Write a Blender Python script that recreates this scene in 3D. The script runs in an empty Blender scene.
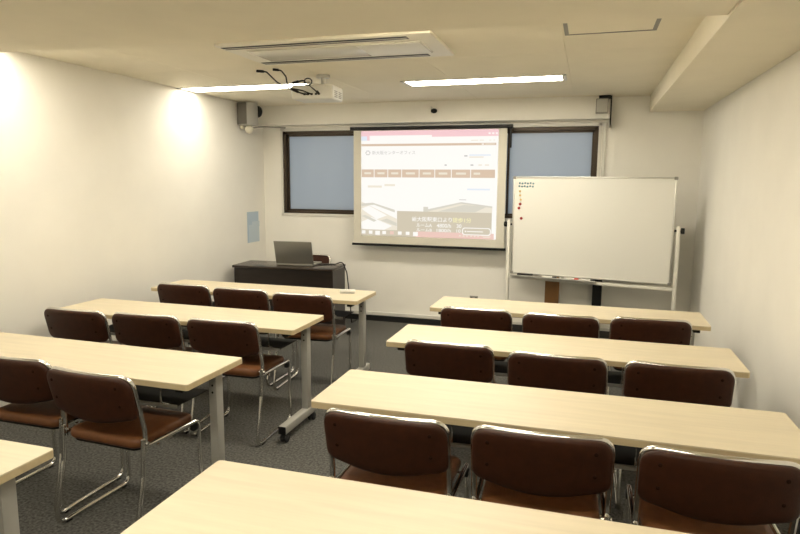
import bpy, bmesh, math, random
from mathutils import Vector, Matrix
random.seed(7)
PI = math.pi
scene = bpy.context.scene
C = scene.collection

# ------------------------------------------------------------------ camera
H_CAM, F_PX = 1.5774, 619.43
YAW, PITCH, ROLL = 0.2947, 0.1379, 0.0075
fw = Vector((-math.sin(YAW)*math.cos(PITCH), math.cos(YAW)*math.cos(PITCH), -math.sin(PITCH)))
rt0 = Vector((math.cos(YAW), math.sin(YAW), 0))
up0 = rt0.cross(fw)
rt = math.cos(ROLL)*rt0 + math.sin(ROLL)*up0
up = -math.sin(ROLL)*rt0 + math.cos(ROLL)*up0
cam_data = bpy.data.cameras.new('camera')
cam = bpy.data.objects.new('camera', cam_data)
C.objects.link(cam)
cam_data.sensor_width = 36
cam_data.lens = 36*F_PX/800
cam_data.clip_start = 0.02
M3 = Matrix((rt, up, -fw)).transposed()
cam.matrix_world = Matrix.Translation((0, 0, H_CAM)) @ M3.to_4x4()
scene.camera = cam

# ------------------------------------------------------------------ world, exposure
world = bpy.data.worlds.new('world')
scene.world = world
world.use_nodes = True
bg = world.node_tree.nodes['Background']
bg.inputs[0].default_value = (0.72, 0.755, 0.78, 1)
bg.inputs[1].default_value = 0.48
vs = scene.view_settings
vs.view_transform = 'Standard'
vs.look = 'None'
vs.gamma = 1
vs.use_curve_mapping = False
vs.exposure = 1.55
LAMP = 9.0            # strength of the fluorescent diffusers
LAMP_COL = (1.0, 0.925, 0.775)

# ------------------------------------------------------------------ room numbers (metres)
YB, XL, XR, YREAR = 6.537, -3.651, 0.991, -1.7
H, HS, HC = 2.405, 2.253, 2.268       # ceiling, side beam, dropped near ceiling
XS = 0.511                            # side beam edge

# ------------------------------------------------------------------ materials
MATS = {}
def srgb(r, g, b):
    f = lambda c: c/12.92 if c <= .04045 else ((c+.055)/1.055)**2.4
    return (f(r/255), f(g/255), f(b/255), 1)

def mat(name, col, rough=.5, metal=0, noise=0, scale=40, bump=0, bscale=200, coat=0, stretch=None, spec=.5):
    m = bpy.data.materials.new(name)
    m.use_nodes = True
    nt = m.node_tree
    b = nt.nodes['Principled BSDF']
    b.inputs['Roughness'].default_value = rough
    b.inputs['Metallic'].default_value = metal
    b.inputs['Specular IOR Level'].default_value = spec
    if coat:
        b.inputs['Coat Weight'].default_value = coat
        b.inputs['Coat Roughness'].default_value = .15
    b.inputs['Base Color'].default_value = col
    if noise or bump:
        tc = nt.nodes.new('ShaderNodeTexCoord')
        mp = nt.nodes.new('ShaderNodeMapping')
        nt.links.new(tc.outputs['Object'], mp.inputs[0])
        if stretch:
            mp.inputs['Scale'].default_value = stretch
    if noise:
        n = nt.nodes.new('ShaderNodeTexNoise')
        n.inputs['Scale'].default_value = scale
        n.inputs['Detail'].default_value = 5
        nt.links.new(mp.outputs[0], n.inputs['Vector'])
        rp = nt.nodes.new('ShaderNodeValToRGB')
        rp.color_ramp.elements[0].position = .3
        rp.color_ramp.elements[1].position = .7
        rp.color_ramp.elements[0].color = [c*(1-noise) for c in col[:3]]+[1]
        rp.color_ramp.elements[1].color = [min(1, c*(1+noise)) for c in col[:3]]+[1]
        nt.links.new(n.outputs['Fac'], rp.inputs[0])
        nt.links.new(rp.outputs[0], b.inputs['Base Color'])
    if bump:
        n2 = nt.nodes.new('ShaderNodeTexNoise')
        n2.inputs['Scale'].default_value = bscale
        n2.inputs['Detail'].default_value = 3
        nt.links.new(mp.outputs[0], n2.inputs['Vector'])
        bp = nt.nodes.new('ShaderNodeBump')
        bp.inputs['Strength'].default_value = bump
        bp.inputs['Distance'].default_value = .002
        nt.links.new(n2.outputs['Fac'], bp.inputs['Height'])
        nt.links.new(bp.outputs[0], b.inputs['Normal'])
    MATS[name] = m
    return m

def emis(name, col, strength):
    m = bpy.data.materials.new(name)
    m.use_nodes = True
    nt = m.node_tree
    b = nt.nodes['Principled BSDF']
    b.inputs['Base Color'].default_value = (.8, .8, .8, 1)
    b.inputs['Emission Color'].default_value = (*col[:3], 1)
    b.inputs['Emission Strength'].default_value = strength
    MATS[name] = m
    return m

mat('wall', (.885, .86, .79, 1), .75, noise=.02, scale=3, bump=.25, bscale=260)
mat('ceiling', (.87, .81, .66, 1), .85, noise=.02, scale=4, bump=.2, bscale=180)
mat('carpet', (.108, .105, .096, 1), .95, noise=.55, scale=75, bump=.8, bscale=420, spec=.15)
mat('black_base', (.010, .010, .009, 1), .5)
mat('white_trim', (.72, .70, .64, 1), .5)
mat('maple', (.69, .605, .435, 1), .42, noise=.05, scale=5, stretch=(.6, 9, 9), bump=.03, bscale=90)
mat('maple_edge', (.58, .47, .28, 1), .45, noise=.06, scale=6, stretch=(.6, 9, 9))
mat('grey_steel', (.42, .41, .37, 1), .42, metal=.15, noise=.02, scale=20)
mat('dark_steel', (.022, .022, .020, 1), .8, spec=.2)  # dark sockets, and under-table steel with the shade in its colour
mat('shelf_steel', (.34, .34, .31, 1), .45, metal=.2)
mat('chrome', (.78, .77, .74, 1), .12, metal=1)
mat('vinyl', (.042, .0125, .0045, 1), .5, noise=.18, scale=30, bump=.35, bscale=350, spec=.28)  # shaded copy of the chair vinyl, for the backrests
mat('vinyl_seat_lit', (.15, .060, .023, 1), .42, noise=.15, scale=30, bump=.35, bscale=350, spec=.28)  # same vinyl, paler: light from above put into the seat colour
mat('vinyl_button', (.022, .008, .004, 1), .8, spec=.1)
mat('black_plastic', (.008, .008, .008, 1), .5, spec=.3)
mat('rubber', (.015, .015, .015, 1), .7)
mat('bronze', (.055, .038, .024, 1), .42, metal=.35)
mat('white_plastic', (.74, .73, .68, 1), .4)
mat('ivory_plastic', (.66, .62, .50, 1), .4)
mat('grey_plastic', (.26, .25, .22, 1), .5)
mat('speaker_cloth', (.15, .14, .12, 1), .8)
mat('pale_grey', (.45, .44, .40, 1), .5)
mat('ac_white', (.78, .75, .66, 1), .45)
mat('ac_gloss', (.70, .68, .60, 1), .18)
mat('whiteboard', (.80, .79, .73, 1), .22, coat=.3)
mat('aluminium', (.62, .61, .57, 1), .35, metal=.8)
mat('whitepaint', (.76, .74, .66, 1), .4)
mat('dark_wood', (.017, .011, .008, 1), .38, noise=.25, scale=6, stretch=(1, 8, 8))
mat('dark_top', (.040, .030, .024, 1), .25, noise=.2, scale=6, stretch=(1, 8, 8))
mat('laptop_silver', (.30, .29, .26, 1), .38, metal=.7)
mat('screen_fabric', (.66, .63, .54, 1), .9)
mat('paper_blue', (.45, .56, .66, 1), .8)
mat('paper_pale', (.55, .64, .71, 1), .8)
mat('brown_board', (.24, .115, .035, 1), .6, noise=.15, scale=12)
mat('red_magnet', (.32, .02, .02, 1), .35)
mat('yellow_magnet', (.70, .50, .18, 1), .4)
mat('teal_magnet', (.10, .22, .26, 1), .4)
mat('red_plastic', (.55, .05, .03, 1), .4)
for n_, k_ in (('lamp_weak', .62), ('lamp', 1.0), ('lamp_strong', 1.3)):   # like fixtures, strengths varied to even out the light on the walls
    emis(n_, LAMP_COL, LAMP*k_)
# projected web page
for n, c in [('pg_white', (253, 251, 246)), ('pg_pink', (246, 204, 208)), ('pg_brown', (216, 192, 168)),
             ('pg_tan', (208, 198, 176)), ('pg_grey', (186, 184, 182)), ('pg_pale', (238, 230, 212)),
             ('pg_dark', (120, 110, 100)), ('pg_sage', (216, 212, 198)), ('pg_yellow', (252, 246, 188)),
             ('pg_rose', (236, 200, 188)), ('pg_blue', (224, 234, 246))]:
    emis(n, srgb(*c), .98/2**vs.exposure)
    MATS[n].node_tree.nodes['Principled BSDF'].inputs['Base Color'].default_value = (.03, .03, .03, 1)
    MATS[n].node_tree.nodes['Principled BSDF'].inputs['Roughness'].default_value = .9
# frosted glass: daylight comes through diffusely, the room reflects softly
m = bpy.data.materials.new('frosted_glass'); MATS['frosted_glass'] = m
m.use_nodes = True
nt = m.node_tree; nt.nodes.clear()
o_ = nt.nodes.new('ShaderNodeOutputMaterial')
tr = nt.nodes.new('ShaderNodeBsdfTranslucent'); tr.inputs[0].default_value = (.66, .70, .74, 1)
df = nt.nodes.new('ShaderNodeBsdfDiffuse'); df.inputs[0].default_value = (.35, .38, .40, 1)
gl = nt.nodes.new('ShaderNodeBsdfGlossy'); gl.inputs['Roughness'].default_value = .35
mx = nt.nodes.new('ShaderNodeMixShader'); mx.inputs[0].default_value = .3
mx2 = nt.nodes.new('ShaderNodeMixShader'); mx2.inputs[0].default_value = .05
nt.links.new(tr.outputs[0], mx.inputs[1]); nt.links.new(df.outputs[0], mx.inputs[2])
nt.links.new(mx.outputs[0], mx2.inputs[1]); nt.links.new(gl.outputs[0], mx2.inputs[2])
nt.links.new(mx2.outputs[0], o_.inputs[0])

# ------------------------------------------------------------------ mesh helpers
class MB:
    """collects shapes, then builds ONE mesh object"""
    def __init__(s):
        s.bm = bmesh.new()
    def _merge(s, b2, M=None):
        if M is not None:
            bmesh.ops.transform(b2, matrix=M, verts=b2.verts)
        me = bpy.data.meshes.new('tmp'); b2.to_mesh(me); b2.free()
        s.bm.from_mesh(me); bpy.data.meshes.remove(me)
        return s
    def box(s, a, b, bevel=0, M=None, seg=2):
        b2 = bmesh.new()
        bmesh.ops.create_cube(b2, size=1)
        c = [(a[i]+b[i])/2 for i in range(3)]; d = [abs(b[i]-a[i]) for i in range(3)]
        for v in b2.verts:
            v.co = Vector((c[0]+v.co.x*d[0], c[1]+v.co.y*d[1], c[2]+v.co.z*d[2]))
        if bevel:
            bmesh.ops.bevel(b2, geom=list(b2.edges), offset=bevel, segments=seg, affect='EDGES', profile=.5)
        return s._merge(b2, M)
    def cyl(s, p0, p1, r, r2=None, seg=16, M=None, bevel=0):
        b2 = bmesh.new()
        p0 = Vector(p0); p1 = Vector(p1); d = p1-p0
        bmesh.ops.create_cone(b2, cap_ends=True, segments=seg, radius1=r, radius2=r if r2 is None else r2, depth=d.length)
        if bevel:
            ed = [e for e in b2.edges if abs(e.verts[0].co.z-e.verts[1].co.z) < 1e-6]
            bmesh.ops.bevel(b2, geom=ed, offset=bevel, segments=2, affect='EDGES', profile=.5)
        q = Vector((0, 0, 1)).rotation_difference(d.normalized())
        bmesh.ops.transform(b2, matrix=Matrix.Translation((p0+p1)/2) @ q.to_matrix().to_4x4(), verts=b2.verts)
        return s._merge(b2, M)
    def sphere(s, c, r, sc=(1, 1, 1), seg=16):
        b2 = bmesh.new()
        bmesh.ops.create_uvsphere(b2, u_segments=seg, v_segments=seg//2+2, radius=r)
        for v in b2.verts:
            v.co = Vector((c[0]+v.co.x*sc[0], c[1]+v.co.y*sc[1], c[2]+v.co.z*sc[2]))
        return s._merge(b2)
    def tube(s, pts, r, seg=10, caps=True):
        pts = [Vector(p) for p in pts]
        n = len(pts); rings = []
        t = (pts[1]-pts[0]).normalized()
        ref = Vector((0, 0, 1)) if abs(t.z) < .9 else Vector((1, 0, 0))
        nrm = t.cross(ref).normalized()
        for i in range(n):
            if i == 0: tt = (pts[1]-pts[0]).normalized()
            elif i == n-1: tt = (pts[-1]-pts[-2]).normalized()
            else: tt = ((pts[i+1]-pts[i]).normalized()+(pts[i]-pts[i-1]).normalized()).normalized()
            nrm = (nrm-tt*nrm.dot(tt)).normalized()
            bi = tt.cross(nrm)
            rings.append([s.bm.verts.new(pts[i]+r*(math.cos(2*PI*k/seg)*nrm+math.sin(2*PI*k/seg)*bi)) for k in range(seg)])
        for i in range(n-1):
            for k in range(seg):
                s.bm.faces.new((rings[i][k], rings[i][(k+1) % seg], rings[i+1][(k+1) % seg], rings[i+1][k]))
        if caps:
            s.bm.faces.new(rings[0][::-1]); s.bm.faces.new(rings[-1])
        return s
    def rings(s, rs):
        """loft closed rings; the first and last are capped"""
        vr = [[s.bm.verts.new(p) for p in r] for r in rs]
        n = len(vr[0])
        for a, b in zip(vr, vr[1:]):
            for k in range(n):
                s.bm.faces.new((a[k], a[(k+1) % n], b[(k+1) % n], b[k]))
        s.bm.faces.new(vr[0][::-1]); s.bm.faces.new(vr[-1])
        return s
    def poly(s, pts):
        s.bm.faces.new([s.bm.verts.new(p) for p in pts]); return s
    def prism(s, pts, dz):
        a = [Vector(p) for p in pts]; d = Vector(dz)
        return s.rings([a, [p+d for p in a]])
    def build(s, name, m, parent=None, smooth=True, angle=40):
        bmesh.ops.recalc_face_normals(s.bm, faces=s.bm.faces)
        me = bpy.data.meshes.new(name)
        if smooth:
            for f in s.bm.faces: f.smooth = True
            for e in s.bm.edges:
                if len(e.link_faces) == 2 and e.calc_face_angle(0) > math.radians(angle): e.smooth = False
        s.bm.to_mesh(me); s.bm.free()
        me.materials.append(MATS[m])
        o = bpy.data.objects.new(name, me); C.objects.link(o)
        if parent is not None: o.parent = parent
        return o

def empty(name, loc=(0, 0, 0), rz=0):
    o = bpy.data.objects.new(name, None); C.objects.link(o)
    o.location = loc; o.rotation_euler = (0, 0, rz); o.empty_display_size = .1
    return o
def tag(o, label, cat, group=None, kind=None):
    o['label'] = label; o['category'] = cat
    if group: o['group'] = group
    if kind: o['kind'] = kind
    return o
def struct(o, label=None, cat=None):
    o['kind'] = 'structure'
    if label: o['label'] = label
    if cat: o['category'] = cat
    return o
def copy_tree(o, parent=None):
    c = o.copy(); C.objects.link(c); c.parent = parent
    for ch in list(o.children): copy_tree(ch, c)
    return c
def fillet(pts, r, n=6):
    pts = [Vector(p) for p in pts]; out = [pts[0]]
    for i in range(1, len(pts)-1):
        a, b, c = pts[i-1], pts[i], pts[i+1]
        u = (a-b).normalized(); v = (c-b).normalized()
        ang = u.angle(v); rr = r[i] if isinstance(r, dict) and i in r else (r if not isinstance(r, dict) else .02)
        t = min(rr/math.tan(ang/2), (a-b).length*.49, (c-b).length*.49)
        p0 = b+u*t; p1 = b+v*t
        for k in range(n+1):
            f = k/n
            out.append((1-f)**2*p0+2*f*(1-f)*b+f*f*p1)
    out.append(pts[-1])
    return out

# ------------------------------------------------------------------ room shell
T = .15
struct(MB().box((XL-T, YREAR-T, -.1), (XR+T, YB+T, 0)).build('floor', 'carpet', smooth=False), 'dark grey carpet floor of the seminar room', 'floor')
struct(MB().box((XL-T, YREAR-T, 0), (XL, YB+T, H+.1)).build('wall_left', 'wall', smooth=False), 'off-white side wall carrying the blue notice', 'wall')
struct(MB().box((XR, YREAR-T, 0), (XR+T, YB+T, H+.1)).build('wall_right', 'wall', smooth=False), 'plain off-white side wall beneath the long ceiling beam', 'wall')
struct(MB().box((XL, YREAR-T, 0), (XR, YREAR, H+.1)).build('wall_rear', 'wall', smooth=False), 'off-white wall at the end opposite the screen', 'wall')
WX0, WX1, WZ0, WZ1 = -3.40, .055, 1.20, 2.13
wb = MB()
wb.box((XL, YB, 0), (XR, YB+T, WZ0)).box((XL, YB, WZ1), (XR, YB+T, H+.1))
wb.box((XL, YB, WZ0), (WX0, YB+T, WZ1)).box((WX1, YB, WZ0), (XR, YB+T, WZ1))
struct(wb.build('wall_back', 'wall', smooth=False), 'off-white wall behind the projection screen, with the window', 'wall')

# ceiling: slab with boards under it, narrow open joints between the boards
ce = struct(MB().box((XL, YREAR, H+.006), (XR, YB, H+.1)).build('ceiling', 'ceiling', smooth=False), 'off-white boarded ceiling with recessed strip lights', 'ceiling')
xs_ = [XL, -3.01, -2.07, -1.13, -.19, .75, XR]; ys_ = [2.2, 4.25, YB]
g = .0012
for i in range(len(xs_)-1):
    for j in range(len(ys_)-1):
        MB().box((xs_[i]+g, ys_[j]+g, H), (xs_[i+1]-g, ys_[j+1]-g, H+.007)).build('ceiling_panel', 'ceiling', ce, smooth=False)
# dropped near ceiling, its edge not quite square to the walls
ye0, ye1 = 2.742, 2.985
struct(MB().prism([(XL, YREAR, HC), (XR, YREAR, HC), (XR, ye1, HC), (XL, ye0, HC)], (0, 0, H-HC+.01)).build('ceiling_drop', 'ceiling', smooth=False),
       'lower ceiling bulkhead crossing the room above the rear tables', 'ceiling')
struct(MB().box((XS, YREAR, HS), (XR, YB, H+.005), .004).build('trim_1', 'ceiling', smooth=False), 'boxed beam running along the top of plain wall', 'beam')
# soffit over the window
SY = YB-.11
sf = struct(MB().box((XL, SY, 2.19), (.15, YB, H+.004), .004).build('trim_2', 'wall', smooth=False), 'boxed soffit above the window behind the screen', 'soffit')
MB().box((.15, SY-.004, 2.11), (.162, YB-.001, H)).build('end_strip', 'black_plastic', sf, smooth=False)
# baseboards
struct(MB().box((XL, YB-.012, 0), (XR, YB, .06), .002).build('baseboard_back', 'black_base', smooth=False), 'black vinyl baseboard along the window wall', 'baseboard')
struct(MB().box((XL, YREAR, 0), (XL+.012, YB-.012, .06), .002).build('baseboard_left', 'black_base', smooth=False), 'black vinyl baseboard along the notice wall', 'baseboard')
struct(MB().box((XR-.012, YREAR, 0), (XR, YB-.012, .06), .002).build('baseboard_right', 'black_base', smooth=False), 'black vinyl baseboard along the plain wall', 'baseboard')
struct(MB().box((XL+.03, YB-.022, .068), (XR-.02, YB, .105), .003).build('trim_3', 'white_trim', smooth=False), 'white cable duct just above the black baseboard', 'cable duct')

# ------------------------------------------------------------------ window: four sliding panes in bronze frames
w = empty('window_1', (0, YB, 0)); struct(w, 'wide bronze-framed sliding window with frosted panes behind the screen', 'window')
fr = MB(); D0, D1 = .005, .075
fr.box((WX0, D0, WZ0), (WX0+.035, D1, WZ1)).box((WX1-.035, D0, WZ0), (WX1, D1, WZ1))
fr.box((WX0, D0, WZ1-.035), (WX1, D1, WZ1)).box((WX0, D0, WZ0), (WX1, D1, WZ0+.025))
fr.build('window_frame', 'bronze', w, smooth=False)
cs = MB()
cs.box((WX0-.03, -.012, WZ1), (WX1+.075, .02, WZ1+.035), .002).box((WX0-.03, -.012, WZ0-.03), (WX1+.075, .02, WZ0), .002)
cs.box((WX0-.025, -.012, WZ0-.03), (WX0, .02, WZ1+.03), .002).box((WX1, -.012, WZ0-.03), (WX1+.03, .02, WZ1+.03), .002)
cs.box((WX1+.042, -.02, WZ0-.03), (WX1+.07, .02, WZ1+.03), .002)
cs.build('window_casing', 'white_trim', w, smooth=False)
pw = (WX1-WX0-.07)/4
for i in range(4):
    x0 = WX0+.035+i*pw-(.012 if i else 0); x1 = WX0+.035+(i+1)*pw+(.012 if i < 3 else 0)
    y0 = .015 if i in (1, 2) else .042
    s_ = MB(); z0, z1 = WZ0+.025, WZ1-.035; b = .022
    s_.box((x0, y0, z0), (x0+b, y0+.022, z1)).box((x1-b, y0, z0), (x1, y0+.022, z1))
    s_.box((x0, y0, z0), (x1, y0+.022, z0+b)).box((x0, y0, z1-b), (x1, y0+.022, z1))
    sash = s_.build('sash', 'bronze', w, smooth=False)
    MB().box((x0+b-.004, y0+.008, z0+b-.004), (x1-b+.004, y0+.013, z1-b+.004)).build('pane', 'frosted_glass', sash, smooth=False)
    if i in (0, 3):
        xx = x1-b/2 if i == 0 else x0+b/2
        MB().box((xx-.007, y0-.006, 1.60), (xx+.007, y0+.001, 1.66), .002).build('latch', 'aluminium', sash)

# ------------------------------------------------------------------ ceiling fixtures
def strip_light(x0, x1, y, z, label, lamp='lamp'):
    t = tag(empty('ceiling_light', ((x0+x1)/2, y, z)), label, 'ceiling light', 'recessed strip lights')
    l = (x1-x0)/2; wd = .13
    f = MB()
    f.box((-l, -wd, -.008), (l, -wd+.012, .004)).box((-l, wd-.012, -.008), (l, wd, .004))
    f.box((-l, -wd, -.008), (-l+.018, wd, .004)).box((l-.018, -wd, -.008), (l, wd, .004))
    f.build('frame', 'white_plastic', t, smooth=False)
    MB().box((-l+.035, -wd+.012, -.006), (l-.035, wd-.012, .003), .003).build('diffuser', lamp, t)
    for sx in (-1, 1):
        MB().box((sx*(l-.0265)-.0085, -wd+.012, -.007), (sx*(l-.0265)+.0085, wd-.012, .003), .002).build('lamp_holder', 'white_plastic', t)
    return t
strip_light(-3.648, -2.33, 5.10, H, 'lit white strip light in ceiling, its end touching the notice wall above desk', 'lamp_weak')
strip_light(-1.56, -.22, 5.235, H, 'lit white strip light in ceiling in front of the screen', 'lamp_strong')
strip_light(-3.648, -2.33, 3.06, H, 'lit strip light touching notice wall, just beyond the dropped ceiling edge', 'lamp_weak')
strip_light(-1.56, -.23, 3.06, H, 'lit strip light between air conditioner and dropped ceiling edge', 'lamp_strong')
strip_light(-2.8, -1.47, .75, HC, 'lit strip light in dropped ceiling toward the notice wall')
strip_light(-.95, .38, .75, HC, 'lit strip light in dropped ceiling toward the plain wall')

# cassette air conditioner
ac = tag(empty('air_conditioner', (-1.57, 3.775, H)), 'long white two-slot cassette air conditioner set in the ceiling', 'air conditioner')
ax, ay = .685, .325
MB().box((-ax, -ay, -.018), (ax, ay, .003), .006).build('panel', 'ac_white', ac)
gp = MB().box((-ax+.13, -ay+.165, -.026), (ax-.10, ay-.165, -.016), .004).build('intake_grille', 'ac_gloss', ac)
MB().box((.18, -ay+.175, -.0275), (ax-.11, ay-.175, -.025), .001).build('grille_sheen', 'white_plastic', gp)  # reflection on the grille, put into a paler raised piece
for sy in (-1, 1):
    yy = sy*(ay-.075)
    sl = MB().box((-ax+.02, yy-.033, -.0195), (ax-.15, yy+.033, -.0165)).build('air_slot', 'black_plastic', ac, smooth=False)
    MB().box((-ax+.025, yy-.002, -.021), (ax-.155, yy+.006, -.019), .001).build('louvre', 'ac_white', sl)
# inspection hatch
hx0, hx1, hy0, hy1 = -.177, .305, 3.29, 3.76
ha = tag(empty('ceiling_hatch', (0, 0, H)), 'square ceiling inspection hatch with thin grey metal frame', 'hatch')
MB().box((hx0+.014, hy0+.014, -.004), (hx1-.014, hy1-.014, .002)).build('cover', 'ceiling', ha, smooth=False)
for a, b in (((hx0, hy0), (hx1, hy0+.010)), ((hx0, hy1-.010), (hx1, hy1))):
    MB().box((*a, -.007), (*b, .002)).build('frame_bar', 'grey_plastic', ha, smooth=False)
for a, b in (((hx0, hy0+.010), (hx0+.022, hy1-.010)), ((hx1-.022, hy0+.010), (hx1, hy1-.010))):
    MB().box((*a, -.006), (*b, .002)).build('frame_bar', 'grey_plastic', ha, smooth=False)

# ------------------------------------------------------------------ tables
TL_, TD, TZ = 1.80, .445, .70
def make_table():
    t = empty('folding_table')
    hx, hy = TL_/2, TD/2
    def slab(z0, z1, ins):
        r = .012
        out = []
        for cx, cy, a0 in ((hx-r, hy-r, 0), (-hx+r, hy-r, 90), (-hx+r, -hy+r, 180), (hx-r, -hy+r, 270)):
            for k in range(5):
                a = math.radians(a0+k*22.5)
                out.append((cx+(r-ins)*math.cos(a), cy+(r-ins)*math.sin(a)))
        return [[(x, y, z) for x, y in out] for z in (z0, z1)]
    a = slab(TZ-.004, TZ, .0); tp = MB().rings([a[0], [( x*.9995, y*.999, TZ) for x, y, z in a[1]]]).build('table_top', 'maple', t)
    a = slab(TZ-.028, TZ-.0042, .0); MB().rings(a).build('edge_band', 'maple_edge', tp)
    # under frame: long beam and two short rails
    MB().box((-hx+.10, -.02, TZ-.075), (hx-.10, .03, TZ-.030), .003).build('beam', 'dark_steel', t)
    for s in (-1, 1):
        MB().box((s*(hx-.075)-.02, -hy+.04, TZ-.055), (s*(hx-.075)+.02, hy-.04, TZ-.0285), .003).build('top_bracket', 'dark_steel', t)
    sh = MB().box((-hx+.17, -hy+.15, .530), (hx-.17, hy-.06, .534)).build('shelf', 'dark_steel', t, smooth=False)  # shelf coloured near-black to carry the shade under the top
    MB().box((-hx+.17, -hy+.142, .520), (hx-.17, -hy+.150, .538), .002).build('shelf_lip', 'shelf_steel', sh)
    for k in range(5):
        x = -hx+.22+k*(TL_-.44)/4
        MB().tube(fillet([(x, -hy+.155, .532), (x, -hy+.10, .56), (x, -hy+.10, .655), (x, -.02, .655)], .02, 4), .0035, 6).build('shelf_hanger', 'chrome', sh)
    for s in (-1, 1):
        x = s*(hx-.070); py = -hy+.31
        po = MB().box((x-.022, py-.028, .108), (x+.022, py+.028, TZ-.03), .005).build('post', 'grey_steel', t)
        for z in (.60, .565):
            MB().cyl((x, py-.0295, z), (x, py-.0275, z), .0055, seg=10).build('bolt_hole', 'black_plastic', po)
        ft = MB().box((x-.025, -hy-.03, .058), (x+.025, hy-.025, .110), .006).build('foot_rail', 'grey_steel', t)
        MB().box((x-.0245, -hy-.034, .060), (x+.0245, -hy-.028, .108), .002).build('end_cap', 'black_plastic', ft)
        for y in (-hy+.005, hy-.06):
            c = MB()
            c.cyl((x, y, .03), (x, y, .058), .008, seg=8).box((x-.012, y-.018, .03), (x+.012, y+.018, .054), .004)
            for q in (-1, 1):
                c.cyl((x+q*.008, y, .024), (x+q*.021, y, .024), .024, seg=18, bevel=.003)
            c.build('caster', 'rubber', ft)
    return t
TABLES = [  # x-left, y-front, turn, row, side
    ('R', -1.0424, 4.146, -.0067, 1), ('R', -1.0412, 3.1654, .0014, 2), ('R', -1.0378, 2.1871, .0029, 3), ('R', -1.0842, 1.1666, 0, 4),
    ('L', -3.4036, 4.1861, .0024, 1), ('L', -3.4357, 3.2324, -.0034, 2), ('L', -3.4201, 2.2064, -.0113, 3), ('L', -3.441, 1.0751, -.0013, 4)]
ORD = {1: 'first', 2: 'second', 3: 'third', 4: 'fourth'}
SIDE = {'L': 'notice-wall', 'R': 'plain-wall'}
proto_t = make_table()
for i, (sd, xl, yf, th, row) in enumerate(TABLES):
    t = proto_t if i == 0 else copy_tree(proto_t)
    t.location = (xl+.9016, yf+.222, 0); t.rotation_euler = (0, 0, th)
    tag(t, 'maple-topped folding table on casters, %s row from the screen, %s side of aisle' % (ORD[row], SIDE[sd]), 'table', 'seminar tables')

# ------------------------------------------------------------------ chairs: chromed sled frame, brown vinyl pads
def outline_back():
    W, zt, r = .231, .752, .055
    pts = []
    def arc(cx, cz, a0, a1, rr, n=6):
        for k in range(n+1):
            a = math.radians(a0+(a1-a0)*k/n); pts.append((cx+rr*math.cos(a), cz+rr*math.sin(a)))
    arc(W-r, zt-r, 0, 90, r)
    for k in range(1, 8): x = (W-r)*(1-2*k/8); pts.append((x, zt+.004*(1-(x/(W-r))**2)))
    arc(-W+r, zt-r, 90, 180, r)
    for k in range(1, 4): pts.append((-W, zt-r-(zt-r-.60)*k/4))
    arc(-W+.035, .590, 180, 250, .035, 4)
    for k in range(1, 10):
        x = (W-.047)*(-1+2*k/10); pts.append((x, .556-.030*(1-(x/(W-.047))**2)))
    arc(W-.035, .590, 290, 360, .035, 4)
    for k in range(1, 4): pts.append((W, .60+(zt-r-.60)*k/4))
    return pts
def back_y(x, z):           # concave towards the sitter, leaning back at the top
    return .018+.24*(.752-z) - .028*(1-(x/.23)**2)
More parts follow.
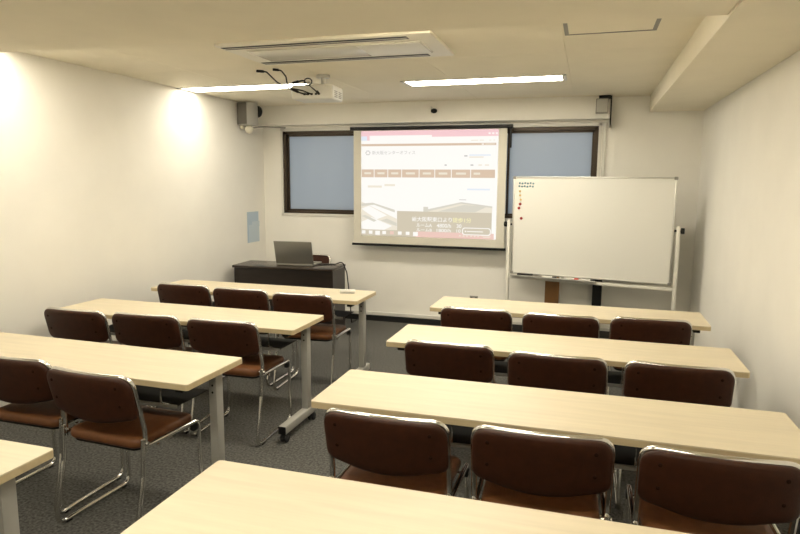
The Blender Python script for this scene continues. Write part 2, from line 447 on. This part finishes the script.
def make_chair():
    t = empty('stacking_chair')
    out = outline_back(); cz = .635
    def ring(sc, off):
        return [(x*sc, back_y(x*sc, cz+(z-cz)*sc)+off, cz+(z-cz)*sc) for x, z in out]
    prof = [(.35, .0), (.7, .0), (.9, .002), (.97, .006), (1.0, .014), (1.0, .022), (.97, .030), (.9, .035), (.7, .038), (.35, .04)]
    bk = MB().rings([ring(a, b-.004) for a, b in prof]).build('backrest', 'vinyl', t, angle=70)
    for x, z in ((-.175, .71), (.175, .71), (-.175, .625), (.175, .625)):
        y = back_y(x, z)
        MB().sphere((x, y-.004, z), .007, (1, .45, 1), 10).build('button', 'vinyl_button', bk)
    # seat pad
    so = []
    for cx, cy, a0, rr in ((.205-.05, .48-.05, 0, .05), (-.205+.05, .48-.05, 90, .05), (-.205+.04, .095+.04, 180, .04), (.205-.04, .095+.04, 270, .04)):
        for k in range(7):
            a = math.radians(a0+k*15); so.append((cx+rr*math.cos(a), cy+rr*math.sin(a)))
    def sring(sc, z):
        return [(x*sc, .287+(y-.287)*sc, z+(.012*max(0, (.287+(y-.287)*sc-.35)/.13)**2*-1)-.006*(1-min(1, (x*sc/.2)**2))) for x, y in so]
    sp = [(.4, .408), (.9, .408), (.97, .411), (1.0, .420), (1.005, .434), (.99, .446), (.95, .453), (.85, .457), (.4, .458)]
    seat = MB().rings([sring(a, b) for a, b in sp]).build('seat', 'vinyl_seat_lit', t, angle=70)
    MB().rings([sring(.93, .398), sring(.95, .4095)]).build('seat_pan', 'black_plastic', seat)
    # back frame: one bent tube over the top of the pad
    R_, X = .0105, .227
    pts = fillet([(-X, .112, .40), (-X, .112, .50), (-X, .050, .751), (X, .050, .751), (X, .112, .50), (X, .112, .40)], {1: .1, 2: .055, 3: .055, 4: .1}, 8)
    # the top follows the curve of the pad
    pts = [Vector((p.x, p.y-(.026*(1-(p.x/X)**2) if p.z > .70 else 0), p.z)) for p in sum([[a.lerp(b, k/4) for k in range(4)] if abs(a.x-b.x) > .05 else [a] for a, b in zip(pts, pts[1:])], [])+[pts[-1]]]
    MB().tube(pts, R_).build('back_frame', 'chrome', t)
    for s in (-1, 1):
        x = s*X
        p = fillet([(x, .1, .46), (x, .09, .30), (x, .025, R_), (x, .475, R_), (x, .470, .415), (x, .10, .425)], {1: .1, 2: .05, 3: .05, 4: .035}, 8)
        sd = MB().tube([(q.x+s*0, q.y, q.z) for q in p], R_).build('side_frame', 'chrome', t)
        MB().box((x-.012, .42, .375), (x+.012, .457, .404), .005).build('bumper', 'black_plastic', sd)
        for y in (.09, .43):
            MB().box((x-.013, y-.015, 0), (x+.013, y+.015, .008), .002).build('glide', 'black_plastic', sd)
        bo = MB().cyl((x-s*.02, .112, .44), (x+s*.016, .112, .44), .006, seg=10)
        bo.cyl((x+s*.010, .112, .44), (x+s*.017, .112, .44), .010, seg=12, bevel=.002).build('bolt', 'chrome', t)
    for y in (.20, .40): MB().tube([(-X, y, .40), (X, y, .40)], .008).build('cross_bar', 'chrome', t)
    return t
proto_c = make_chair()
CH = [('R', 1, 'aisle', -.678, 3.915, .01), ('R', 1, 'middle', -.139, 3.895, 0), ('R', 1, 'wall', .398, 3.965, .06),
      ('R', 2, 'aisle', -.661, 3.012, 0), ('R', 2, 'middle', -.115, 2.960, 0), ('R', 2, 'wall', .428, 2.969, .0),
      ('R', 3, 'aisle', -.662, 1.974, 0), ('R', 3, 'middle', -.115, 1.992, .04), ('R', 3, 'wall', .424, 1.985, 0),
      ('L', 1, 'wall', -3.05, 4.10, .015), ('L', 1, 'middle', -2.52, 4.069, 0), ('L', 1, 'aisle', -1.975, 4.02, .05),
      ('L', 2, 'wall', -3.098, 3.06, 0), ('L', 2, 'middle', -2.58, 3.085, .05), ('L', 2, 'aisle', -2.045, 3.088, .02),
      ('L', 3, 'middle', -2.55, 2.12, 0), ('L', 3, 'aisle', -2.03, 2.05, -.05)]
for i, (sd, row, seat, x, y, th) in enumerate(CH):
    c = proto_c if i == 0 else copy_tree(proto_c)
    c.location = (x, y-.02, 0); c.rotation_euler = (0, 0, th)
    tag(c, 'brown vinyl chrome chair, %s seat at %s-row table on %s side' % (seat, ORD[row], SIDE[sd]), 'chair', 'brown seminar chairs')
c = copy_tree(proto_c); c.location = (-2.95, 6.36, 0); c.rotation_euler = (0, 0, PI)
tag(c, 'brown vinyl chrome chair behind the dark desk, facing the tables', 'chair', 'brown seminar chairs')

# ------------------------------------------------------------------ lecturer's desk, laptop
dk = tag(empty('lecturer_desk', (-2.98, 5.835, 0), .06), 'dark brown wooden desk with solid front below the window', 'desk')
hx, hy = .545, .21
MB().box((-hx-.01, -hy, .675), (hx, hy, .70), .003).build('desk_top', 'dark_top', dk)
MB().box((-hx+.022, -hy+.025, .10), (hx-.022, -hy+.043, .675)).build('front_panel', 'dark_wood', dk, smooth=False)
for s in (-1, 1):
    MB().box((s*(hx-.013)-.011, -hy+.02, 0), (s*(hx-.013)+.011, hy-.02, .675), .002).build('side_panel', 'dark_wood', dk, smooth=False)
dr = MB().box((hx-.40, -hy+.05, .52), (hx-.026, hy-.04, .67), .003).build('drawer', 'dark_wood', dk)
MB().box((hx-.26, hy-.042, .59), (hx-.16, hy-.028, .60), .002).build('drawer_handle', 'aluminium', dr)
lp = tag(empty('laptop', (-2.885, 5.765, .70), .06), 'open silver laptop on the dark desk, lid back to the tables', 'laptop')
MB().box((-.20, -.02, .003), (.20, .255, .021), .005).build('base', 'laptop_silver', lp)
kb = MB()
for r in range(5):
    for k in range(12): kb.box((-.17+k*.0285, .06+r*.022, .0205), (-.17+k*.0285+.024, .06+r*.022+.018, .0225))
kb.build('keyboard', 'black_plastic', lp, smooth=False)
RL = Matrix.Translation((0, .0, .022)) @ Matrix.Rotation(math.radians(14), 4, 'X')
ld = MB().box((-.207, -.010, 0), (.207, 0, .245), .004, RL).build('lid', 'laptop_silver', lp)
MB().box((-.192, .0002, .014), (.192, .0015, .235), M=RL).build('display', 'pg_grey', ld, smooth=False)
for x in (-.14, .14): MB().cyl((x-.03, 0, .022), (x+.03, 0, .022), .008, seg=12).build('hinge', 'black_plastic', lp)
MB().box((-.19, 0, 0), (-.17, .23, .004)).box((.17, 0, 0), (.19, .23, .004)).build('foot_strip', 'rubber', lp, smooth=False)
tag(MB().tube(fillet([(-2.675, 5.86, .706), (-2.60, 5.93, .706), (-2.52, 5.96, .708), (-2.44, 5.97, .740), (-2.405, 6.0, .62), (-2.43, 6.14, .35), (-2.47, 6.3, .012), (-2.47, 6.50, .012)], .04, 6), .006, 8).build('power_cable', 'black_plastic'),
    'black cable running from the laptop over the desk edge', 'cable')

# ------------------------------------------------------------------ projection screen with the projected web page
SCY = SY-.035
ps = tag(empty('projection_screen', (-1.66, SCY, 2.14)), 'pull-down projection screen showing a web page, hanging before the window', 'screen')
k_ = SCY/YB
X0, X1, Z0, Z1 = -2.475+1.66, -.823+1.66, .895-2.14, 2.118-2.14      # fabric, relative
MB().box((X0, -.0015, Z0), (X1, 0, Z1)).build('fabric', 'screen_fabric', ps, smooth=False)
cse = MB().box((X0-.035, -.025, Z1-.005), (X1+.055, .03, Z1+.03), .004).build('case', 'black_plastic', ps)
MB().box((X1+.028, -.012, Z1-.20), (X1+.045, .02, Z1), .003).build('pull_bracket', 'black_plastic', cse)
MB().box((X0-.02, -.012, Z0-.022), (X1+.02, .010, Z0+.004), .004).build('bottom_bar', 'black_plastic', ps)
# page coordinates: u to the right, v down
IX0, IX1, IZ0, IZ1 = X0+.088, X1-.085, Z0+.088, Z1-.012
def uv(u, v, lay): return (IX0+(IX1-IX0)*u, -.0025-.0004*lay, IZ1+(IZ0-IZ1)*v)
page = None
def rect(u0, v0, u1, v1, m, lay, name='page_block', par=None):
    a = uv(u0, v0, lay); b = uv(u1, v1, lay)
    return MB().box((a[0], a[1], b[2]), (b[0], a[1]+.0003, a[2])).build(name, m, par if par is not None else page, smooth=False)
page = rect(0, 0, 1, 1, 'pg_white', 0, 'projected_image', ps)
def quad(pts, m, lay, name='page_picture'):
    MB().poly([uv(u, v, lay) for u, v in pts]).build(name, m, page, smooth=False)
rect(0, 0, 1, .062, 'pg_pink', 1, 'title_bar')
rect(0, .04, .12, .09, 'pg_pink', 1, 'title_bar')
rect(0, .05, .045, .09, 'pg_blue', 2, 'tab_icon')
rect(.065, .045, .53, .09, 'pg_white', 2, 'browser_tab')
for u in (.93, .955, .98): rect(u, .03, u+.014, .045, 'pg_white', 2, 'window_button')
rect(0, .122, .985, .143, 'pg_brown', 1, 'page_band')
rect(.885, .128, .90, .138, 'pg_white', 2, 'page_band_mark'); rect(.91, .129, .975, .136, 'pg_pale', 2, 'page_band_mark')
for a, b in ((.81, .86), (.87, .90), (.935, .95), (.965, .975)): rect(a, .094, b, .102, 'pg_pale', 1, 'toolbar_mark')
# flower emblem: ring of six petals
fl = MB()
for k in range(6):
    a = k*PI/3; cu, cv = .052, .205
    q = [uv(cu+(.020*math.cos(a+d))*(1 if r else .5), cv+(.025*math.sin(a+d))*(1 if r else .55), 2) for d, r in ((-.36, 1), (.36, 1), (.3, 0), (-.3, 0))]
    fl.poly(q)
fl.build('emblem', 'pg_grey', page, smooth=False)
for u, v, wd, m_ in ((.765, .232, .022, 'pg_grey'), (.80, .225, .15, 'pg_blue'), (.80, .243, .10, 'pg_pale'), (.625, .315, .016, 'pg_grey'), (.81, .315, .020, 'pg_grey'), (.865, .315, .025, 'pg_pale'), (.91, .315, .03, 'pg_pale')):
    rect(u, v, u+wd, v+.012, m_, 1, 'page_mark')
seps = [0, .10, .205, .31, .44, .555, .675, .812, .90, .985]
for a, b in zip(seps, seps[1:]):
    mb = rect(a+.003, .362, b-.003 if b != .90 else b+.003, .437, 'pg_brown', 1, 'menu_button')
for a, b in zip(seps[:-2], seps[1:-1]):
    c_ = (a+b)/2; w_ = (b-a)*.26
    rect(c_-w_, .389, c_+w_, .408, 'pg_pale', 2, 'menu_caption')
# faint photograph of white conference tables
quad([(.0, .67), (.05, .70), (.275, .83), (.275, .97), (0, .97)], 'pg_pale', 1)
quad([(.0, .74), (.06, .71), (.20, .80), (.12, .84)], 'pg_white', 2); quad([(.0, .87), (.08, .82), (.24, .90), (.14, .965), (.0, .93)], 'pg_white', 2)
quad([(.0, .69), (.09, .68), (.26, .745), (.26, .77), (.1, .70), (0, .715)], 'pg_sage', 2)
quad([(.0, .81), (.03, .80), (.12, .85), (.10, .865)], 'pg_sage', 3); quad([(.15, .85), (.20, .83), (.275, .87), (.275, .90)], 'pg_sage', 3)
quad([(.50, .755), (.74, .665), (.97, .70), (.97, .755)], 'pg_pale', 1)
quad([(.50, .735), (.75, .66), (.97, .695), (.97, .71), (.75, .675), (.51, .753)], 'pg_sage', 2)
quad([(.58, .752), (.77, .685), (.93, .70), (.85, .752)], 'pg_sage', 3)
quad([(.475, .71), (.51, .71), (.51, .757), (.475, .757)], 'pg_sage', 3)
for a, b, v in ((.05, .16, .515), (.18, .26, .50)): rect(a, v, b, v+.02, 'pg_pale', 1, 'page_mark')
rect(.79, .535, .95, .55, 'pg_blue', 1, 'page_mark'); rect(.735, .636, .785, .642, 'pg_grey', 2, 'page_mark')
rect(.277, .755, .968, .96, 'pg_tan', 3, 'caption_panel')
rect(0, .94, .42, 1.0, 'pg_tan', 4, 'task_bar'); rect(.42, .945, .985, 1.0, 'pg_rose', 4, 'task_bar')
for u in (.005, .06, .11, .165, .225, .285, .345, .40):
    ww = .028 if u not in (.11, .40) else .036
    rect(u, .951, u+ww, .951+ww*1.1, 'pg_white' if u not in (.225,) else 'pg_rose', 5, 'task_icon')
for u in (.74, .765, .79, .82, .845, .87): rect(u, .968, u+.012, .980, 'pg_pale', 5, 'task_icon')
rect(.90, .966, .965, .972, 'pg_pale', 5, 'task_icon'); rect(.91, .978, .96, .984, 'pg_pale', 5, 'task_icon')
# rounded outline of the link button
def rr_pts(u0, v0, u1, v1, ru, rv, lay):
    o = []
    for cu, cv, a0 in ((u1-ru, v0+rv, -90), (u1-ru, v1-rv, 0), (u0+ru, v1-rv, 90), (u0+ru, v0+rv, 180)):
        for k in range(6):
            a = math.radians(a0+k*18); o.append(uv(cu+ru*math.cos(a), cv+rv*math.sin(a), lay))
    return o
MB().poly(rr_pts(.76, .895, .965, .965, .02, .025, 6)).build('link_button', 'pg_white', page, smooth=False)
MB().poly(rr_pts(.767, .903, .958, .957, .016, .02, 7)).build('link_button', 'pg_tan', page, smooth=False)
rect(.795, .927, .91, .935, 'pg_white', 8, 'link_mark'); rect(.78, .924, .79, .938, 'pg_white', 8, 'link_mark')

def text(body, u, v, hgt, m, lay, width=None, bold=0):
    cu = bpy.data.curves.new('txt', 'FONT'); cu.body = body; cu.size = 1; cu.offset = bold
    to = bpy.data.objects.new('txt', cu); C.objects.link(to)
    dg = bpy.context.evaluated_depsgraph_get(); dg.update()
    me = bpy.data.meshes.new_from_object(to.evaluated_get(dg))
    bpy.data.objects.remove(to); bpy.data.curves.remove(cu)
    if not me.vertices: return None
    xs = [q.co.x for q in me.vertices]; ys = [q.co.y for q in me.vertices]
    sc = hgt*(IZ1-IZ0)/(max(ys)-min(ys)); sx = sc if width is None else width*(IX1-IX0)/(max(xs)-min(xs))
    o = uv(u, v, lay)
    for q in me.vertices:
        q.co = Vector((o[0]+(q.co.x-min(xs))*sx, o[1], o[2]+(q.co.y-max(ys))*sc))
    me.materials.clear(); me.materials.append(MATS[m])
    ob = bpy.data.objects.new('lettering', me); C.objects.link(ob); ob.parent = page
    return ob
text('新大阪センターオフィス', .085, .186, .036, 'pg_grey', 2, .325)
text('新大阪駅東口より', .39, .805, .046, 'pg_white', 5, .295, .012)
text('徒歩1分', .69, .805, .046, 'pg_yellow', 5, .135, .012)
text('ルームA', .425, .866, .036, 'pg_white', 5, .115, .012)
text('4800/h', .575, .866, .036, 'pg_white', 5, .105, .012)
text('30', .72, .866, .036, 'pg_white', 5, .035, .012)
text('ルームB', .425, .914, .030, 'pg_white', 5, .115, .012)
text('1800/h', .575, .914, .030, 'pg_white', 5, .105, .012)
text('10', .72, .914, .030, 'pg_white', 5, .03, .012)

# ------------------------------------------------------------------ projector
pj = tag(empty('projector', (-2.13, 4.70, 2.21), .06), 'white projector hanging from ceiling mount with loose black cables', 'projector')
bd = MB().box((-.175, -.125, 0), (.175, .125, .110), .018, seg=3).build('body', 'white_plastic', pj)
MB().cyl((.05, .12, .045), (.05, .15, .045), .035, seg=20, bevel=.004).build('lens', 'black_plastic', pj)
for k in range(4):
    MB().box((.1745, -.09+.0, .018+k*.014), (.1765, -.02, .025+k*.014)).build('vent_slat', 'grey_plastic', bd, smooth=False)
    MB().box((.1745, .01, .018+k*.014), (.1765, .08, .025+k*.014)).build('vent_slat', 'grey_plastic', bd, smooth=False)
for k, x in enumerate((-.06, -.03, 0, .035, .06)):
    MB().box((x-.009, -.1275, .030), (x+.009, -.1245, .045), .001).build('socket', 'dark_steel', bd)
mt = MB().cyl((.06, -.03, .172), (.06, -.03, .194), .055, seg=20, bevel=.004).cyl((.06, -.03, .09), (.06, -.03, .175), .018, seg=14)
mt.box((-.01, -.085, .108), (.13, .025, .119), .004).build('ceiling_mount', 'white_plastic', pj)
def cable(pts, name='cable', r=.0055):
    return MB().tube(fillet(pts, .03, 6), r, 8).build(name, 'black_plastic', pj)
cable([(-.29, -.42, .170), (-.26, -.38, .172), (-.22, -.28, .11), (-.12, -.20, .055), (-.05, -.16, .035), (-.03, -.127, .036)])
cable([(-.17, -.40, .180), (-.14, -.38, .178), (-.12, -.34, .14), (-.13, -.30, .10), (-.13, -.22, .07), (-.06, -.17, .06), (0, -.127, .036)])
cable([(-.13, -.15, .125), (-.06, -.15, .14), (-.01, -.15, .10), (.04, -.15, .06), (.06, -.127, .04)])
lo = [(-.02+.032*math.cos(a), -.15, .128+.026*math.sin(a)) for a in [k*PI/9 for k in range(19)]]
MB().tube(lo, .005, 8).build('cable_loop', 'black_plastic', pj)
for p, q in (((-.31, -.44, .170), (-.275, -.395, .172)), ((-.195, -.41, .182), (-.155, -.39, .180)), ((-.135, -.215, .07), (-.085, -.185, .045)), ((-.15, -.15, .12), (-.10, -.15, .132)), ((.05, -.15, .055), (.062, -.127, .036))):
    MB().cyl(p, q, .010, seg=10, bevel=.002).build('plug', 'black_plastic', pj)

# ------------------------------------------------------------------ speakers and camera high on the window wall
sp = tag(empty('wall_speaker', (-3.545, 6.02, 2.135), -.26), 'grey box speaker in the corner above the blue notice', 'speaker')
MB().box((-.075, -.08, .02), (.075, .08, .26), .008).build('cabinet', 'pale_grey', sp)
MB().box((-.068, -.086, .03), (.068, -.079, .25), .003).build('grille', 'speaker_cloth', sp)
MB().cyl((.055, .080, .17), (.055, .105, .17), .062, seg=24, bevel=.004).build('port_ring', 'black_plastic', sp)
MB().sphere((.03, -.01, -.022), .045, (1, 1, 1), 16).build('ball_joint', 'ivory_plastic', sp)
MB().tube(fillet([(.03, 0, -.01), (.08, .10, .01), (.09, .20, .02), (.17, .40, .02)], .03), .008).build('bracket_arm', 'grey_plastic', sp)
MB().box((-.07, -.05, -.02), (-.03, .0, .022), .004).build('terminal_box', 'ivory_plastic', sp)
sp2 = tag(empty('wall_speaker', (.075, SY-.035, 2.235), 0), 'small grey box speaker on the end of the soffit above the window', 'speaker')
MB().box((-.06, -.05, 0), (.055, .034, .135), .006).build('cabinet', 'grey_plastic', sp2)
MB().box((-.052, -.054, .008), (.047, -.049, .127), .002).build('grille', 'pale_grey', sp2)
MB().box((-.035, -.03, .135), (.075, .030, .165), .003).build('ceiling_bracket', 'black_plastic', sp2)
cm = tag(empty('ceiling_camera', (-1.585, SY-.035, 2.30)), 'small black dome camera on white arm above the screen', 'camera')
MB().sphere((0, 0, 0), .034, (1, .8, .72), 18).build('dome', 'black_plastic', cm)
MB().tube(fillet([(-.03, .034, .03), (-.035, .0, .045), (-.015, 0, .03), (0, 0, .01)], .01), .007).build('arm', 'white_plastic', cm)

# ------------------------------------------------------------------ notice on the side wall
nt_ = tag(empty('wall_notice', (XL, 6.13, .875)), 'light blue paper notice pinned to side wall beside the desk', 'notice')
MB().box((.001, 0, .0), (.003, .245, .345)).build('sheet', 'paper_blue', nt_, smooth=False)
MB().box((.003, .03, .0), (.005, .255, .20)).build('lower_sheet', 'paper_pale', nt_, smooth=False)
MB().box((.005, .10, .175), (.0065, .26, .235)).build('loose_slip', 'paper_pale', nt_, smooth=False)

# ------------------------------------------------------------------ whiteboard on a stand
wbp0, wbp1 = Vector((-.722, 6.22, 0)), Vector((.728, 5.93, 0))
wd = (wbp1-wbp0).length; wa = math.atan2(wbp1.y-wbp0.y, wbp1.x-wbp0.x)
wbx = empty('whiteboard', (wbp0+wbp1)/2, wa)
tag(wbx, 'white mobile whiteboard with aluminium frame on two-post stand', 'whiteboard')
hw = wd/2; z0, z1 = .672, 1.630
MB().box((-hw+.012, -.012, z0+.012), (hw-.012, .012, z1-.012)).build('board', 'whiteboard', wbx, smooth=False)
fr = MB()
fr.box((-hw, -.016, z0), (hw, .016, z0+.016), .003).box((-hw, -.016, z1-.016), (hw, .016, z1), .003)
fr.box((-hw, -.016, z0), (-hw+.016, .016, z1), .003).box((hw-.016, -.016, z0), (hw, .016, z1), .003)
bf = fr.build('board_frame', 'aluminium', wbx)
for x in (-hw, hw):
    for z in (z0, z1):
        MB().box((x-.004-(.022 if x > 0 else 0), -.0185, z-(.024 if z == z1 else .002)), (x+.004+(.022 if x < 0 else 0), .0185, z+(.002 if z == z1 else .024)), .004).build('corner_cap', 'grey_plastic', bf)
for s in (-1, 1):
    x = s*(hw+.035)
    MB().box((x-.016, -.016, .07), (x+.016, .016, 1.20), .004).build('post', 'whitepaint', wbx)
    MB().cyl((x-s*.04, 0, 1.16), (x+s*.025, 0, 1.16), .010, seg=12).cyl((x+s*.018, 0, 1.16), (x+s*.048, 0, 1.16), .026, seg=16, bevel=.004).build('pivot_knob', 'black_plastic', wbx)
    ft = MB().box((x-.02, -.27, .055), (x+.02, .25, .085), .006).build('foot', 'whitepaint', wbx)
    for y in (-.24, .22):
        MB().cyl((x-.012, y, .026), (x+.012, y, .026), .026, seg=16, bevel=.003).cyl((x, y, .03), (x, y, .056), .008, seg=8).build('caster', 'rubber', ft)
MB().box((-hw-.02, -.014, .620), (hw+.02, .014, .650), .004).build('cross_rail', 'whitepaint', wbx)
ty = MB().box((-hw+.02, -.085, .652), (.10, -.017, .657), .001).box((-hw+.02, -.087, .652), (.10, -.083, .668), .001).build('pen_tray', 'aluminium', wbx)
# things on the tray and magnets on the board
RW = Matrix.Translation((wbp0+wbp1)/2) @ Matrix.Rotation(wa, 4, 'Z')
def onboard(x, y, z): return RW @ Vector((x, y, z))
er = empty('board_eraser', onboard(-.58, -.05, .6575), wa)
tag(er, 'black felt board eraser on whiteboard tray near the screen', 'eraser')
MB().box((-.075, -.022, .010), (.075, .022, .026), .004).build('handle', 'black_plastic', er)
MB().box((-.075, -.022, 0), (.075, .022, .010), .001).build('felt', 'grey_plastic', er)
for x, m_, lab in ((-.34, 'black_plastic', 'black marker pen lying on the whiteboard tray next to the eraser'), (-.13, 'red_plastic', 'red marker pen lying on the whiteboard tray'), (.02, 'black_plastic', 'black marker pen at the tray end away from the eraser')):
    mk = tag(empty('marker_pen', onboard(x, -.05, .667), wa), lab, 'marker', 'marker pens on the tray')
    MB().cyl((-.065, 0, 0), (.03, 0, 0), .0085, seg=12).build('barrel', 'white_plastic', mk)
    MB().cyl((.03, 0, 0), (.07, 0, 0), .009, seg=12, bevel=.002).build('cap', m_, mk)
def magnet(px, pz, r, m_, label, group):
    t = tag(empty('magnet', onboard(px, -.0125, pz), wa), label, 'magnet', group)
    MB().cyl((0, 0, 0), (0, -.006, 0), r, seg=14).build('rim', m_, t)
    MB().sphere((0, -.006, 0), r*.85, (1, .4, 1), 10).build('cap', m_, t)
bx, bz = -hw+.058, z1-.055
for r in range(2):
    for k in range(6):
        magnet(bx+.008+k*.027-(.004*r), bz-.008-r*.030-(k % 2)*.004, .0085, 'teal_magnet', 'tiny dark teal magnet in the two rows at whiteboard corner', 'teal magnets on the board')
for k, (dx, dz) in enumerate(((.012, -.088), (.015, -.128), (.022, -.170))):
    magnet(bx+dx, bz+dz, .010, 'yellow_magnet', ('yellow round magnet on whiteboard just below the teal rows', 'yellow round magnet on whiteboard between two other yellow ones', 'yellow round magnet on whiteboard just above the red ones')[k], 'yellow magnets on the board')
for k, (dx, dz) in enumerate(((.018, -.212), (.006, -.252), (.034, -.352))):
    magnet(bx+dx, bz+dz, .014, 'red_magnet', ('red round magnet on whiteboard just below the yellow ones', 'red round magnet on whiteboard between two other red ones', 'lowest red round magnet on whiteboard, apart from the others')[k], 'red magnets on the board')

# ------------------------------------------------------------------ things kept behind the whiteboard
bb = tag(empty('notice_stand', (-.322, 6.37, 0)), 'brown wooden panel on slim white legs behind the whiteboard', 'sign stand')
MB().box((-.07, -.01, .36), (.07, .01, .80), .003).build('panel', 'brown_board', bb)
for x in (-.05, .05): MB().box((x-.008, -.008, 0), (x+.008, .008, .36), .002).build('leg', 'whitepaint', bb)
MB().box((-.08, -.055, 0), (.08, .055, .012), .003).build('base', 'whitepaint', bb)
wp = tag(empty('leaning_panel', (-.085, 6.46, 0)), 'plain white panel leaning on the wall beside brown panel stand', 'panel')
RP = Matrix.Rotation(math.radians(-1.5), 4, 'X')
MB().box((-.155, -.01, 0), (.155, .01, .95), .002, RP).build('sheet', 'whitepaint', wp)
MB().box((-.16, -.013, 0), (.16, .013, .02), .002, RP).build('edge_strip', 'aluminium', wp)
bp_ = tag(empty('floor_stand', (.112, 6.38, 0)), 'black flat upright floor stand behind the whiteboard', 'stand')
MB().box((-.045, -.02, .012), (.045, .02, .88), .004).build('column', 'black_plastic', bp_)
MB().box((-.11, -.11, 0), (.11, .11, .014), .004).build('base_plate', 'black_plastic', bp_)
ol = tag(empty('wall_outlet', (-1.146, YB, .295)), 'small grey power outlet low on the wall below the screen', 'outlet')
MB().box((-.045, -.012, 0), (.045, 0, .06), .003).build('plate', 'grey_plastic', ol)
for x in (-.025, .025): MB().box((x-.012, -.0145, .015), (x+.012, -.0115, .045), .002).build('socket', 'dark_steel', ol)

# ------------------------------------------------------------------ eraser on the first table
e2 = tag(empty('board_eraser', (-1.79, 4.48, TZ), .25), 'white hand eraser on first-row table at its aisle end', 'eraser')
MB().box((-.06, -.025, .008), (.06, .025, .028), .008).build('handle', 'white_plastic', e2)
MB().box((-.058, -.023, 0), (.058, .023, .008), .002).build('felt', 'pale_grey', e2)
